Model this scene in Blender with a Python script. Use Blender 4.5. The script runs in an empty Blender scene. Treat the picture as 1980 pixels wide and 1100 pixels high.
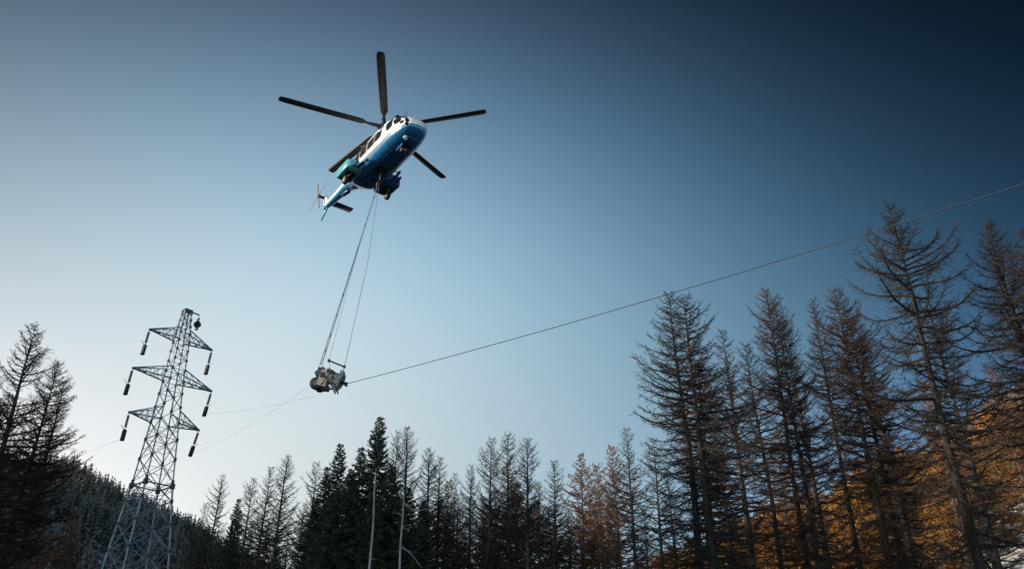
import bpy, math, random
from math import sin, cos, tan, pi, radians, atan2, sqrt, hypot, exp
from mathutils import Vector, Matrix, noise as mn

SC = bpy.context.scene
COL = SC.collection

# ------------------------------------------------------------------ camera
CAM_Z = 1.7
F = 1600.0                                   # focal length in pixels of a 1980 px wide picture
PITCH = math.atan(F / 3050.0)
cam_data = bpy.data.cameras.new("camera")
cam = bpy.data.objects.new("camera", cam_data)
COL.objects.link(cam)
cam.location = (0, 0, CAM_Z)
cam.rotation_euler = (pi / 2 + PITCH, 0, 0)
cam_data.sensor_width = 36.0
cam_data.lens = F / 1980.0 * 36.0
cam_data.clip_end = 9000.0
cam_data.clip_start = 0.1
SC.camera = cam
SC.view_settings.view_transform = 'Standard'
SC.view_settings.look = 'None'
SC.view_settings.gamma = 1.0
SC.view_settings.exposure = 0.0

# ------------------------------------------------------------------ sky and sun
SUN_AZ, SUN_EL = radians(-97), radians(15)   # azimuth from +y, clockwise
S_DIR = Vector((sin(SUN_AZ) * cos(SUN_EL), cos(SUN_AZ) * cos(SUN_EL), sin(SUN_EL)))
SUN_STRENGTH = 5.0
SKY_STRENGTH = 0.1
#SKYGAIN-BEGIN
# per-channel log gain over the direction (x right, z up): c0 + c1 x + c2 z + c3 x^2 + c4 x z + c5 z^2 + c6 x^2 z + c7 z^3
GAIN = [[0.4951, -1.2705, 2.0846, 1.8224, -3.241, 6.6364, -15.8323, -15.3593], [0.6803, -0.4839, -1.6415, 2.2485, -3.4058, 16.4596, -15.0868, -21.9739], [0.9209, 0.1916, -5.4006, 3.1671, -3.8664, 23.8215, -15.7942, -25.8138]]
#SKYGAIN-END
world = bpy.data.worlds.new("World")
SC.world = world
world.use_nodes = True
wt = world.node_tree
wt.nodes.clear()
wo = wt.nodes.new('ShaderNodeOutputWorld')
bg = wt.nodes.new('ShaderNodeBackground')
sky = wt.nodes.new('ShaderNodeTexSky')
sky.sky_type = 'NISHITA'
sky.sun_disc = False
sky.sun_elevation = SUN_EL
sky.sun_rotation = SUN_AZ
sky.altitude = 1500
sky.air_density = 1.0
sky.dust_density = 1.5
sky.ozone_density = 1.5
bg.inputs['Strength'].default_value = SKY_STRENGTH
wt.links.new(bg.outputs[0], wo.inputs[0])
if GAIN is None:
    wt.links.new(sky.outputs[0], bg.inputs[0])
else:
    # sky gain fitted by direction, with brightening added behind the camera
    tc = wt.nodes.new('ShaderNodeTexCoord')
    sx = wt.nodes.new('ShaderNodeSeparateXYZ')
    wt.links.new(tc.outputs['Generated'], sx.inputs[0])
    def mth(op, a, b=None, c=None):
        n = wt.nodes.new('ShaderNodeMath'); n.operation = op
        for k, v in enumerate((a, b, c)):
            if v is None: continue
            if isinstance(v, (int, float)): n.inputs[k].default_value = v
            else: wt.links.new(v, n.inputs[k])
        return n.outputs[0]
    X, Z = sx.outputs[0], mth('MAXIMUM', sx.outputs[2], 0.05)
    XX, ZZ = mth('MULTIPLY', X, X), mth('MULTIPLY', Z, Z)
    terms = [X, Z, XX, mth('MULTIPLY', X, Z), ZZ, mth('MULTIPLY', XX, Z), mth('MULTIPLY', ZZ, Z)]
    back = mth('MULTIPLY', mth('MAXIMUM', mth('MULTIPLY', sx.outputs[1], -1.0), 0.0), 0.85)  # added brightening of the sky behind, lifts camera-facing surfaces
    outs = []
    for ch in range(3):
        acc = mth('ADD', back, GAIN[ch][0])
        for k, t in enumerate(terms):
            acc = mth('MULTIPLY_ADD', t, GAIN[ch][k + 1], acc)
        acc = mth('MINIMUM', mth('MAXIMUM', acc, -3.4), 1.95)
        outs.append(mth('EXPONENT', acc))
    cmb = wt.nodes.new('ShaderNodeCombineXYZ')
    for k in range(3): wt.links.new(outs[k], cmb.inputs[k])
    vm = wt.nodes.new('ShaderNodeVectorMath'); vm.operation = 'MULTIPLY'
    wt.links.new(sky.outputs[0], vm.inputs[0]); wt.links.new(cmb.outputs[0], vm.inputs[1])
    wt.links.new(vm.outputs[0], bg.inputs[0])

sun_data = bpy.data.lights.new("sun", 'SUN')
sun_data.energy = SUN_STRENGTH
sun_data.angle = radians(0.5)
sun_data.color = (1.0, 0.89, 0.74)
sun = bpy.data.objects.new("sun", sun_data)
COL.objects.link(sun)
sun.rotation_euler = (-S_DIR).to_track_quat('-Z', 'Y').to_euler()
sun.location = S_DIR * 200

SKY_ONLY = False
# ------------------------------------------------------------------ helpers
CP, SP = cos(PITCH), sin(PITCH)
def ray(px, py):
    """direction (unit optical depth) through a pixel of the photograph"""
    a, b = (px - 990) / F, (550 - py) / F
    return Vector((a, CP - b * SP, SP + b * CP))
def at_depth(px, py, d):
    return Vector((0, 0, CAM_Z)) + ray(px, py) * d
def at_dist(px, py, D):
    """point seen at the pixel at horizontal distance D"""
    r = ray(px, py)
    return Vector((0, 0, CAM_Z)) + r * (D / hypot(r.x, r.y))

class MB:
    def __init__(s): s.v = []; s.f = []; s.m = []
    def add(s, vs, fs, m=0):
        o = len(s.v); s.v.extend(vs)
        for f in fs: s.f.append([i + o for i in f]); s.m.append(m)
    def box(s, c, size, M=None, m=0, taper=1.0):
        x, y, z = size[0] / 2, size[1] / 2, size[2] / 2
        vs = []
        for dz in (-1, 1):
            k = taper if dz > 0 else 1.0
            for dx, dy in ((-1, -1), (1, -1), (1, 1), (-1, 1)):
                p = Vector((dx * x * k, dy * y * k, dz * z))
                if M is not None: p = M @ p
                vs.append(tuple(p + Vector(c)))
        s.add(vs, [(3, 2, 1, 0), (4, 5, 6, 7), (0, 1, 5, 4), (1, 2, 6, 5), (2, 3, 7, 6), (3, 0, 4, 7)], m)
    def tube(s, pts, rad, n=6, m=0, cap=True, ph=0.0):
        pts = [Vector(p) for p in pts]
        if not hasattr(rad, '__len__'): rad = [rad] * len(pts)
        o = len(s.v); K = len(pts)
        up = Vector((0, 0, 1)); prev = None
        rings = []
        for i, p in enumerate(pts):
            a = pts[max(i - 1, 0)]; b = pts[min(i + 1, K - 1)]
            t = (b - a)
            if t.length < 1e-9: t = Vector((0, 0, 1))
            t.normalize()
            if prev is None:
                u = t.cross(up)
                if u.length < .05: u = t.cross(Vector((0, 1, 0)))
            else:
                u = prev - t * prev.dot(t)
                if u.length < 1e-4: u = t.cross(Vector((0, 1, 0)))
            u.normalize(); prev = u; w = t.cross(u)
            if rad[i] < 1e-5 and i == K - 1:
                s.v.append(tuple(p)); rings.append([len(s.v) - 1]); continue
            r = []
            for k in range(n):
                an = ph + 2 * pi * k / n
                s.v.append(tuple(p + (u * cos(an) + w * sin(an)) * rad[i])); r.append(len(s.v) - 1)
            rings.append(r)
        for i in range(K - 1):
            A, B = rings[i], rings[i + 1]
            for k in range(n):
                k2 = (k + 1) % n
                if len(B) == 1: s.f.append([A[k], A[k2], B[0]])
                else: s.f.append([A[k], A[k2], B[k2], B[k]])
                s.m.append(m)
        if cap:
            s.f.append(rings[0][::-1]); s.m.append(m)
            if len(rings[-1]) > 1: s.f.append(rings[-1]); s.m.append(m)
    def bar(s, a, b, w, m=0):
        s.tube([a, b], w * .7071, 4, m, True, pi / 4)
    def loft(s, rings, m=0, cap=True, closed=True):
        o = len(s.v); n = len(rings[0])
        for r in rings: s.v.extend([tuple(p) for p in r])
        for i in range(len(rings) - 1):
            for k in range(n if closed else n - 1):
                k2 = (k + 1) % n
                s.f.append([o + i * n + k, o + i * n + k2, o + (i + 1) * n + k2, o + (i + 1) * n + k]); s.m.append(m)
        if cap:
            s.f.append([o + k for k in range(n)][::-1]); s.m.append(m)
            s.f.append([o + (len(rings) - 1) * n + k for k in range(n)]); s.m.append(m)
    def build(s, name, mats, parent=None, smooth=False):
        me = bpy.data.meshes.new(name)
        me.from_pydata(s.v, [], s.f)
        if not isinstance(mats, (list, tuple)): mats = [mats]
        for x in mats: me.materials.append(x)
        if len(mats) > 1: me.polygons.foreach_set('material_index', s.m)
        if smooth: me.polygons.foreach_set('use_smooth', [True] * len(s.f))
        me.validate(); me.update()
        o = bpy.data.objects.new(name, me)
        COL.objects.link(o)
        if parent: o.parent = parent
        return o

def tag(o, label=None, cat=None, group=None, kind=None):
    if label: o['label'] = label
    if cat: o['category'] = cat
    if group: o['group'] = group
    if kind: o['kind'] = kind
    return o
def empty(name, loc, rz=0, label=None, cat=None, group=None):
    o = bpy.data.objects.new(name, None)
    o.empty_display_size = .5
    COL.objects.link(o)
    o.location = loc; o.rotation_euler = (0, 0, rz)
    return tag(o, label, cat, group)

def mat(name, col, rough=.8, metal=0.0, col2=None, scale=8.0, spec=None, bump=0.0, lo=.35, hi=.65, vscale=None, sub=0):
    m = bpy.data.materials.new(name); m.use_nodes = True
    t = m.node_tree; b = t.nodes['Principled BSDF']
    b.inputs['Roughness'].default_value = rough
    b.inputs['Metallic'].default_value = metal
    if spec is not None: b.inputs['Specular IOR Level'].default_value = spec
    b.inputs['Base Color'].default_value = (*col, 1)
    if col2 or bump:
        tc = t.nodes.new('ShaderNodeTexCoord'); mp = t.nodes.new('ShaderNodeMapping')
        t.links.new(tc.outputs['Object'], mp.inputs[0])
        if vscale: mp.inputs['Scale'].default_value = vscale
        nz = t.nodes.new('ShaderNodeTexNoise'); nz.inputs['Scale'].default_value = scale
        nz.inputs['Detail'].default_value = 5
        t.links.new(mp.outputs[0], nz.inputs[0])
        if col2:
            r = t.nodes.new('ShaderNodeValToRGB')
            r.color_ramp.elements[0].position = lo; r.color_ramp.elements[0].color = (*col, 1)
            r.color_ramp.elements[1].position = hi; r.color_ramp.elements[1].color = (*col2, 1)
            t.links.new(nz.outputs[0], r.inputs[0]); t.links.new(r.outputs[0], b.inputs['Base Color'])
        if bump:
            bp = t.nodes.new('ShaderNodeBump'); bp.inputs['Strength'].default_value = bump
            t.links.new(nz.outputs[0], bp.inputs['Height']); t.links.new(bp.outputs[0], b.inputs['Normal'])
    return m

# ------------------------------------------------------------------ terrain
def az_el(px, py):
    r = ray(px, py); return math.degrees(atan2(r.x, r.y)), r.z / hypot(r.x, r.y)
PROFILE = []   # azimuth deg, tan elevation of the skyline ground, start radius, ridge radius
for a, t, r0, r1 in ((-180, .05, 60, 300), (-140, .14, 50, 300), (-115, .27, 40, 270), (-95, .315, 40, 255), (-75, .33, 45, 265), (-55, .30, 55, 310)):
    PROFILE.append((a, t, r0, r1))
for px, py, r0, r1 in ((-150, 915, 70, 370), (0, 922, 80, 390), (130, 936, 80, 400), (240, 990, 80, 410), (350, 1040, 80, 410), (480, 1110, 90, 410), (620, 1190, 90, 400)):
    a, t = az_el(px, py); PROFILE.append((a, t, r0, r1))
for px, py, r0, r1 in ((850, 1270, 80, 330), (1050, 1260, 70, 260), (1250, 1190, 55, 200), (1400, 1120, 50, 180), (1600, 1045, 48, 175), (1750, 985, 46, 175), (1980, 880, 45, 175), (2250, 800, 45, 180)):
    a, t = az_el(px, py); PROFILE.append((a, t, r0, r1))
for a, t, r0, r1 in ((60, .30, 45, 190), (90, .25, 50, 220), (130, .12, 60, 260), (180, .05, 60, 300)):
    PROFILE.append((a, t, r0, r1))
def sst(x): x = max(0, min(1, x)); return x * x * (3 - 2 * x)
def prof(az):
    for i in range(len(PROFILE) - 1):
        A, B = PROFILE[i], PROFILE[i + 1]
        if az <= B[0]:
            k = (az - A[0]) / (B[0] - A[0]); k = max(0, min(1, k))
            return [A[j] + (B[j] - A[j]) * k for j in (1, 2, 3)]
    return PROFILE[-1][1:]
def ground(x, y):
    r = hypot(x, y)
    t, r0, r1 = prof(math.degrees(atan2(x, y)))
    H = CAM_Z + t * r1
    k = (r - r0) / (r1 - r0)
    h = H * (0.35 * max(0, min(1, k)) + .65 * sst(k))
    if r > r1: h = H - (r - r1) * .06 if r < r1 + 400 else H - 24
    amp = 1.2 * sst((r - 15) / 60)
    h += amp * (mn.noise(Vector((x * .03, y * .03, 0))) + .4 * mn.noise(Vector((x * .11, y * .11, 3))))
    return h
M_ground = mat("forest_floor", (.13, .10, .065), .95, col2=(.62, .60, .58), scale=.45, lo=.49, hi=.54, bump=.4)
mb = MB()
NA, radii = 480, []
r = 2.0
while r < 4200: radii.append(r); r *= 1.05
mb.v.append((0, 0, ground(0, 0)))
for r in radii:
    for k in range(NA):
        a = 2 * pi * k / NA
        x, y = r * sin(a), r * cos(a)
        mb.v.append((x, y, ground(x, y)))
for k in range(NA): mb.f.append([0, 1 + (k + 1) % NA, 1 + k]); mb.m.append(0)
for i in range(len(radii) - 1):
    for k in range(NA):
        k2 = (k + 1) % NA
        mb.f.append([1 + i * NA + k, 1 + i * NA + k2, 1 + (i + 1) * NA + k2, 1 + (i + 1) * NA + k]); mb.m.append(0)
tag(mb.build("ground", M_ground, smooth=True), "forest floor and hillsides with patches of old snow", None, kind='structure')

# ------------------------------------------------------------------ materials
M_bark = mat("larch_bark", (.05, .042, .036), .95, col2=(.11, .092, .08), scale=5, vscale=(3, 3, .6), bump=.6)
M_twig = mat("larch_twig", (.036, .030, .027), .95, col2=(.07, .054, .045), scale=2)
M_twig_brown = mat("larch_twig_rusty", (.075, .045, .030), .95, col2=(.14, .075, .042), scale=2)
M_nbark = mat("shaded_larch_bark", (.016, .013, .012), .95, col2=(.040, .032, .027), scale=5, vscale=(3, 3, .6), bump=.6)  # darker copy of the larch bark, shade on near trunks put into the colour
M_ntwig = mat("shaded_larch_twig", (.020, .016, .014), .95, col2=(.045, .033, .027), scale=2)  # twigs darkened the same way, shade in the colour
M_ntwigb = mat("shaded_larch_twig_brown", (.035, .022, .016), .95, col2=(.08, .042, .026), scale=2)  # brown twigs, also darkened in place of shade
M_rust = mat("rusty_needles", (.22, .105, .05), .9, col2=(.38, .19, .08), scale=1.5)
M_gold = mat("golden_needles", (.50, .235, .055), .9, col2=(.95, .58, .15), scale=.5, lo=.4, hi=.6)
def vary(m, cols):
    """each tree takes its own tint of the needle colour"""
    t = m.node_tree; b = t.nodes['Principled BSDF']; src = b.inputs['Base Color'].links[0].from_socket
    oi = t.nodes.new('ShaderNodeObjectInfo'); r = t.nodes.new('ShaderNodeValToRGB'); r.color_ramp.interpolation = 'LINEAR'
    e = r.color_ramp.elements; e[0].position = 0; e[0].color = (*cols[0], 1); e[1].position = 1; e[1].color = (*cols[-1], 1)
    for i, c in enumerate(cols[1:-1]): q = e.new((i + 1) / (len(cols) - 1)); q.color = (*c, 1)
    mx = t.nodes.new('ShaderNodeMix'); mx.data_type = 'RGBA'; mx.blend_type = 'MULTIPLY'; mx.inputs[0].default_value = 1.0
    t.links.new(oi.outputs['Random'], r.inputs[0]); t.links.new(src, mx.inputs[6]); t.links.new(r.outputs[0], mx.inputs[7]); t.links.new(mx.outputs[2], b.inputs['Base Color'])
vary(M_gold, [(.34, .32, .35), (1, .80, .6), (.55, .48, .5), (1.1, 1, .8), (.5, .5, .5), (1, .9, .8)])
vary(M_rust, [(.7, .7, .8), (1.2, .9, .8), (1, 1, 1)])
M_spruce = mat("spruce_needles", (.05, .075, .05), .9, col2=(.11, .125, .07), scale=1.5)
M_dead = mat("bleached_wood", (.22, .20, .18), .85, col2=(.42, .39, .36), scale=4, vscale=(2, 2, .4))

# ------------------------------------------------------------------ tree generators
def larch_mesh(seed, H=24.0, R=2.9, nb=150, base=.12, needles=0, nsize=(.04, .09), thick=1.0, twigs=1.0, stroke=1.0, droop=.25, lean=0.0, upsweep=.5, bush=1.0, fork=None):
    """returns (trunk MB, crown MB); larch in winter: slender trunk, whorled brushy branches turned up at their ends"""
    rnd = random.Random(seed)
    T, C = MB(), MB()
    r0 = H * .0125 * thick
    wob = [(rnd.uniform(-1, 1), rnd.uniform(-1, 1)) for _ in range(4)]
    def axis(t):   # t 0 base..1 top
        x = H * .006 * (wob[0][0] * sin(t * 4) + wob[1][0] * sin(t * 9) * .5) + lean * H * t * t
        y = H * .006 * (wob[0][1] * sin(t * 4) + wob[1][1] * sin(t * 9) * .5)
        return Vector((x, y, H * t))
    def rad(t): return max(.012, r0 * (1 - t) ** .85)
    n = 22
    T.tube([axis(i / n) - (Vector((0, 0, 1.0)) if i == 0 else Vector()) for i in range(n + 1)],
           [rad(i / n) * (1.35 if i == 0 else 1) for i in range(n)] + [0.0], 8)
    az = rnd.uniform(0, 6)
    heavy, gap0, gap1 = rnd.uniform(0, 6.28), rnd.uniform(.15, .6), rnd.uniform(.3, .8)
    for b in range(nb):
        t = base + (1 - base) * ((b + rnd.random()) / nb) ** .85
        t = min(t, .992)
        az += 2.4 + rnd.uniform(-.9, .9)
        if abs(t - gap0) < .025 and cos(az - heavy) < .3: continue
        if abs(t - gap1) < .02 and cos(az - heavy) > -.2: continue
        s = (1 - t) / (1 - base)
        L = R * (min(1, s * 2.5 + .06) ** .8) * rnd.uniform(.5, 1.15) * (1 + .12 * cos(az - heavy)) * (1 + .16 * sin(t * 23 + seed))
        if s > .62: L *= rnd.uniform(.5, 1.05)
        if rnd.random() < .05: L *= 1.15
        L = max(L, .25)
        p = axis(t); d = Vector((cos(az), sin(az), 0))
        start = (.75 * (1 - s) ** 2 + .05 - .35 * s * droop * 2) + rnd.uniform(-.18, .18)     # initial slope
        tip = upsweep * rnd.uniform(.5, 1.3)
        k = 6; pts = [p]; cur = p.copy()
        side = Vector((-d.y, d.x, 0)); bend = rnd.uniform(-.25, .25)
        for i in range(k):
            u = (i + 1) / k
            sl = start - droop * sin(u * pi) * 1.0 + tip * u * u * 1.3
            dd = (d + side * bend * u + Vector((0, 0, sl))).normalized()
            cur = cur + dd * (L / k) + Vector((rnd.uniform(-1, 1), rnd.uniform(-1, 1), rnd.uniform(-1, 1))) * L * .012
            pts.append(cur.copy())
        br = (.014 + .013 * L) * thick * stroke * rnd.uniform(.8, 1.2)
        C.tube(pts, [br * (1 - i / k * .8) for i in range(k)] + [0.0], 4, 0, False)
        # twigs
        nt = int(max(4, L / .115 * twigs))
        for q in range(nt):
            u = .12 + .88 * (q + rnd.random()) / nt
            fi = u * k; i = min(k - 1, int(fi)); a = pts[i].lerp(pts[i + 1], fi - i)
            td = (pts[i + 1] - pts[i]).normalized()
            sd = side * (1 if q % 2 else -1)
            dirn = (td * rnd.uniform(.4, 1.1) + sd * rnd.uniform(.3, 1.0) + Vector((0, 0, rnd.uniform(-.7, .35)))).normalized()
            tl = rnd.uniform(.22, .78) * (1.15 - .5 * u) * min(1, .4 + L * .3) * bush
            mid = a + dirn * tl * .55 + Vector((0, 0, -.03))
            end = a + dirn * tl + Vector((0, 0, .10 * tl + rnd.uniform(-.04, .08)))
            C.tube([a, mid, end], [.015 * thick, .011 * thick, 0.0], 3, 0, False)
            # spurs / second order
            for w in range(3):
                e = mid.lerp(end, rnd.random() * .8)
                e2 = e + Vector((rnd.uniform(-1, 1), rnd.uniform(-1, 1), rnd.uniform(-.9, .6))) * tl * .38
                C.tube([e, e2], [.010 * thick, 0.0], 3, 0, False)
            for w in range(needles):
                e = a.lerp(end, rnd.random())
                leafquad(C, e, rnd, nsize[0], nsize[1], 1)
    return T, C
def leafquad(C, e, rnd, a, b, m):
    u = Vector((rnd.gauss(0, 1), rnd.gauss(0, 1), rnd.gauss(0, 1))).normalized()
    w = u.cross(Vector((rnd.gauss(0, 1), rnd.gauss(0, 1), rnd.gauss(0, 1)))).normalized()
    L = rnd.uniform(a, b); W = L * .45
    C.add([tuple(e - u * L), tuple(e + w * W), tuple(e + u * L), tuple(e - w * W)], [(0, 1, 2, 3)], m)

def spruce_mesh(seed, H=20.0, R=3.0, nb=170, base=.08, top=.16):
    rnd = random.Random(seed); T, C = MB(), MB()
    T.tube([Vector((0, 0, H * i / 10 - (1 if i == 0 else 0))) for i in range(11)], [H * .013 * (1 - i / 10) + .015 for i in range(10)] + [0.0], 8)
    az = 0
    for b in range(nb):
        t = base + (1 - base) * ((b + rnd.random()) / nb) ** .85; t = min(t, .99)
        az += 2.4 + rnd.uniform(-.5, .5); s = (1 - t) / (1 - base)
        L = max(.14, R * min(1, s * 1.35 + .015) ** .85 * rnd.uniform(.5, 1.2))
        d = Vector((cos(az), sin(az), 0)); side = Vector((-d.y, d.x, 0))
        p = Vector((0, 0, H * t)); pts = [p]; cur = p.copy(); k = 5
        start = .45 * (1 - s) - .25 * s + rnd.uniform(-.12, .12)
        for i in range(k):
            u = (i + 1) / k
            cur = cur + (d + Vector((0, 0, start - .35 * sin(u * pi) + .55 * u * u))).normalized() * L / k
            pts.append(cur.copy())
        C.tube(pts, [.03 * (1 - i / k) + .008 for i in range(k)] + [0.0], 3, 0, False)
        nt = int(L / .045)
        for q in range(nt):
            u = .08 + .92 * (q + rnd.random()) / nt; fi = u * k; i = min(k - 1, int(fi))
            a = pts[i].lerp(pts[i + 1], fi - i); td = (pts[i + 1] - pts[i]).normalized()
            sd = side * (1 if q % 2 else -1)
            tl = rnd.uniform(.25, .75) * (1.1 - .6 * u) * min(1, .45 + L * .3)
            dirn = (td * .8 + sd * rnd.uniform(.4, 1) + Vector((0, 0, rnd.uniform(-.6, .05)))).normalized()
            e = a + dirn * tl
            w = dirn.cross(Vector((rnd.uniform(-.6, .6), rnd.uniform(-.6, .6), 1))).normalized() * .048
            C.add([tuple(a - w * .5), tuple(a.lerp(e, .5) - w), tuple(e), tuple(a.lerp(e, .5) + w), tuple(a + w * .5)], [(0, 1, 2, 3, 4)], 1)
            w2 = dirn.cross(w).normalized() * .032
            C.add([tuple(a - w2 * .5), tuple(a.lerp(e, .5) - w2), tuple(e), tuple(a.lerp(e, .5) + w2)], [(0, 1, 2, 3)], 1)
            for _ in range(2): leafquad(C, a.lerp(e, rnd.random()), rnd, .04, .09, 1)
    return T, C

PROTO = {}
def proto(key, gen, mats_t, mats_c):
    T, C = gen
    mt, mc = T.build("trunk", mats_t, smooth=True), C.build("crown", mats_c)
    me = (mt.data, mc.data)
    for o in (mt, mc): bpy.data.objects.remove(o)
    PROTO[key] = me
def place_tree(key, name, top, H0, label, cat, group=None, rz=0.0, wide=1.0):
    """top: world point of the tree's top; the tree stands on the ground below it"""
    g = ground(top.x, top.y)
    s = (top.z - g) / H0
    o = empty(name, (top.x, top.y, g), rz, label, cat, group)
    o.scale = (s * wide, s * wide, s)
    for nm, me in zip(("trunk", "crown"), PROTO[key]):
        c = bpy.data.objects.new(nm, me); COL.objects.link(c); c.parent = o
    return o
#TREES-BEGIN
if not SKY_ONLY:
    # tall winter larches of the near stand, each its own growth
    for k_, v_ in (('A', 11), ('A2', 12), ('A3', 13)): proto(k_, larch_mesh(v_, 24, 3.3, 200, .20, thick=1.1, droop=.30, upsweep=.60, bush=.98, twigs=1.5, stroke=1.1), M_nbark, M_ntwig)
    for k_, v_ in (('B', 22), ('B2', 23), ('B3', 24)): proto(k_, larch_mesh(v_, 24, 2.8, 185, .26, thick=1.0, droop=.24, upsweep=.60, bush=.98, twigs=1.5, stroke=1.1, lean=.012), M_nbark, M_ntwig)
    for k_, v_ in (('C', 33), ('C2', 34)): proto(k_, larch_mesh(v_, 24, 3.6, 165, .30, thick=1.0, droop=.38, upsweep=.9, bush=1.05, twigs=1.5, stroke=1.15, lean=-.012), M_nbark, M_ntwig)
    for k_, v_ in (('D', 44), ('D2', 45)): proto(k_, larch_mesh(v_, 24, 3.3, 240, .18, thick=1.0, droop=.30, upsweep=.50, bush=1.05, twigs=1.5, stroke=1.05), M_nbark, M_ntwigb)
    for k_, v_ in (('E', 55), ('E2', 56)): proto(k_, larch_mesh(v_, 24, 3.0, 200, .08, thick=1.1, droop=.12, upsweep=.85, bush=.95, twigs=1.4, stroke=1.1), M_bark, M_twig)
    for k_, v_ in (('F', 66), ('F2', 67), ('F3', 68), ('F4', 69)): proto(k_, larch_mesh(v_, 20, 2.35 + .2 * (v_ % 3), 165 + 12 * (v_ % 4), .10, thick=1.1, droop=.2, upsweep=.75, bush=.95, twigs=1.3, stroke=1.1, lean=.008 * (v_ % 3 - 1)), M_bark, M_twig)
    proto('G3', larch_mesh(79, 20, 2.9, 180, .08, thick=1.0, droop=.3, upsweep=.4, bush=1.0, needles=4, lean=.015), M_bark, [M_twig_brown, M_rust])
    proto('G2', larch_mesh(78, 20, 2.5, 190, .05, thick=1.0, droop=.15, upsweep=.6, bush=.9, needles=6), M_bark, [M_twig_brown, M_rust])
    proto('G', larch_mesh(77, 20, 2.8, 190, .05, thick=1.0, droop=.25, upsweep=.5, bush=.9, needles=6), M_bark, [M_twig_brown, M_rust])
    proto('H', larch_mesh(88, 9, 2.1, 85, .05, thick=1.5, droop=.2, upsweep=.4, bush=1.0, needles=13, nsize=(.05, .11)), M_bark, [M_twig_brown, M_gold])
    proto('I', larch_mesh(99, 9, 2.4, 80, .03, thick=1.5, droop=.15, upsweep=.5, bush=1.1, needles=13, nsize=(.05, .11)), M_bark, [M_twig_brown, M_gold])
    proto('S', spruce_mesh(5, 20, 3.7, 370), M_bark, [M_twig, M_spruce])
    proto('T', spruce_mesh(6, 20, 2.9, 340), M_bark, [M_twig, M_spruce])

    import itertools
    CY = {c: itertools.cycle([k for k in PROTO if k[0] == c]) for c in 'ABCDEFGHIST'}
    def VAR(k): return next(CY[k])
    def T(key, name, px, py, D, label, cat, group=None, rz=0.0, wide=1.0):
        key = VAR(key)
        H0 = {'A': 24, 'B': 24, 'C': 24, 'D': 24, 'E': 24, 'F': 20, 'G': 20, 'H': 9, 'I': 9, 'S': 20, 'T': 20}[key[0]]
        return place_tree(key, name, at_dist(px, py, D), H0, label, cat, group, rz, wide)
    NEAR = 'tall bare larches of the near stand'
    MID = 'bare larches of the tree line'
    near = [  # key, px, py of the top, distance, rz, wide, label
        ('B', 1292, 562, 46, .4, 1.0, 'tall bare larch, left one of the touching pair starting the near stand'),
        ('A', 1322, 572, 45, 2.0, 1.08, 'thick-trunked bare larch, right one of the touching pair starting the near stand'),
        ('F', 1398, 640, 56, 1.0, .95, 'slender bare larch just right of the touching pair of tall larches'),
        ('F', 1372, 745, 60, 3.0, .9, 'low slim bare larch with its top between the trunks right of the touching pair'),
        ('B', 1446, 665, 52, 4.0, .9, 'dark bare larch just left of the twin-trunked larch pair under the power line'),
        ('D', 1478, 560, 50, 0.3, .72, 'bushy-topped bare larch, left trunk of the narrow pair in the middle of the near stand'),
        ('B', 1500, 572, 49, 2.4, .72, 'bare larch, right trunk of the narrow pair in the near stand'),
        ('B', 1566, 580, 54, 5.0, .72, 'thin bare larch with pointed top just left of the reddish-topped larch'),
        ('D', 1612, 558, 48, 1.2, .98, 'dense reddish-topped larch of the near stand'),
        ('D', 1640, 600, 52, 3.3, .8, 'dense brown larch half hidden behind the right side of the reddish-topped larch'),
        ('C', 1722, 404, 43, .8, 1.0, 'tallest bare larch with thick leaning trunk and its top touching the power line'),
        ('F', 1803, 600, 50, 2.6, 1.05, 'thinner bare larch just right of the tallest larch, half its height'),
        ('C', 1902, 432, 45, 3.9, .98, 'tall bare larch second from the right edge of the photo'),
        ('C', 1992, 438, 41, 5.2, 1.05, 'tall bare larch at the right edge of the photo with branches reaching in'),
        ('F', 1290, 905, 66, 1.5, 1.0, 'small bare larch standing below the branches of the touching pair'),
        ('B', 2090, 560, 40, 2.2, 1.0, 'bare larch just beyond the right edge of the photo'),
    ]
    for k, px, py, D, rz, wd, lab in near:
        T(k, 'larch_tree', px, py, D, lab, 'larch', NEAR, rz, wd)
    brown = [
        ('G', 1494, 832, 95, 0, 'rusty larch seen between the trunks of the narrow pair'),
        ('G', 1560, 900, 100, 2, 'rusty larch low behind the thin larch left of the reddish-topped one'),
        ('G', 1786, 738, 92, 1, 'rusty brown larch behind the trunk of the tallest larch'),
        ('G', 1918, 716, 88, 3, 'rusty brown larch behind the second tall larch from the right edge'),
        ('G', 1975, 800, 96, 4, 'rusty brown larch low at the right edge of the photo'),
        ('G', 1122, 878, 78, 5, 'rusty larch right of the gap in the middle of the tree line'),
        ('G', 1158, 896, 84, 2.2, 'rusty larch between the two other rusty larches of the tree line'),
        ('G', 1184, 864, 76, .9, 'rusty larch just left of the dark larch at the near stand'),
        ('G', 1040, 970, 85, 1.9, 'low brown larch in the middle of the tree line, below its neighbours'),
        ('G', 985, 900, 75, 4.2, 'dense brown larch under the middle one of the three tallest tree line larches'),
        ('G', 868, 930, 78, 3.2, 'brown larch at the right foot of the dark spruce clump'),
        ('G', 1700, 860, 98, 3.7, 'rusty larch between the reddish-topped larch and the tallest larch'),
        ('G', 1850, 840, 100, 5.7, 'rusty larch right of the thinner larch, low on the slope'),
    ]
    for k, px, py, D, rz, lab in brown:
        T(k, 'larch_tree', px, py, D, lab, 'larch', 'rusty larches', rz, 1.0)
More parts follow.
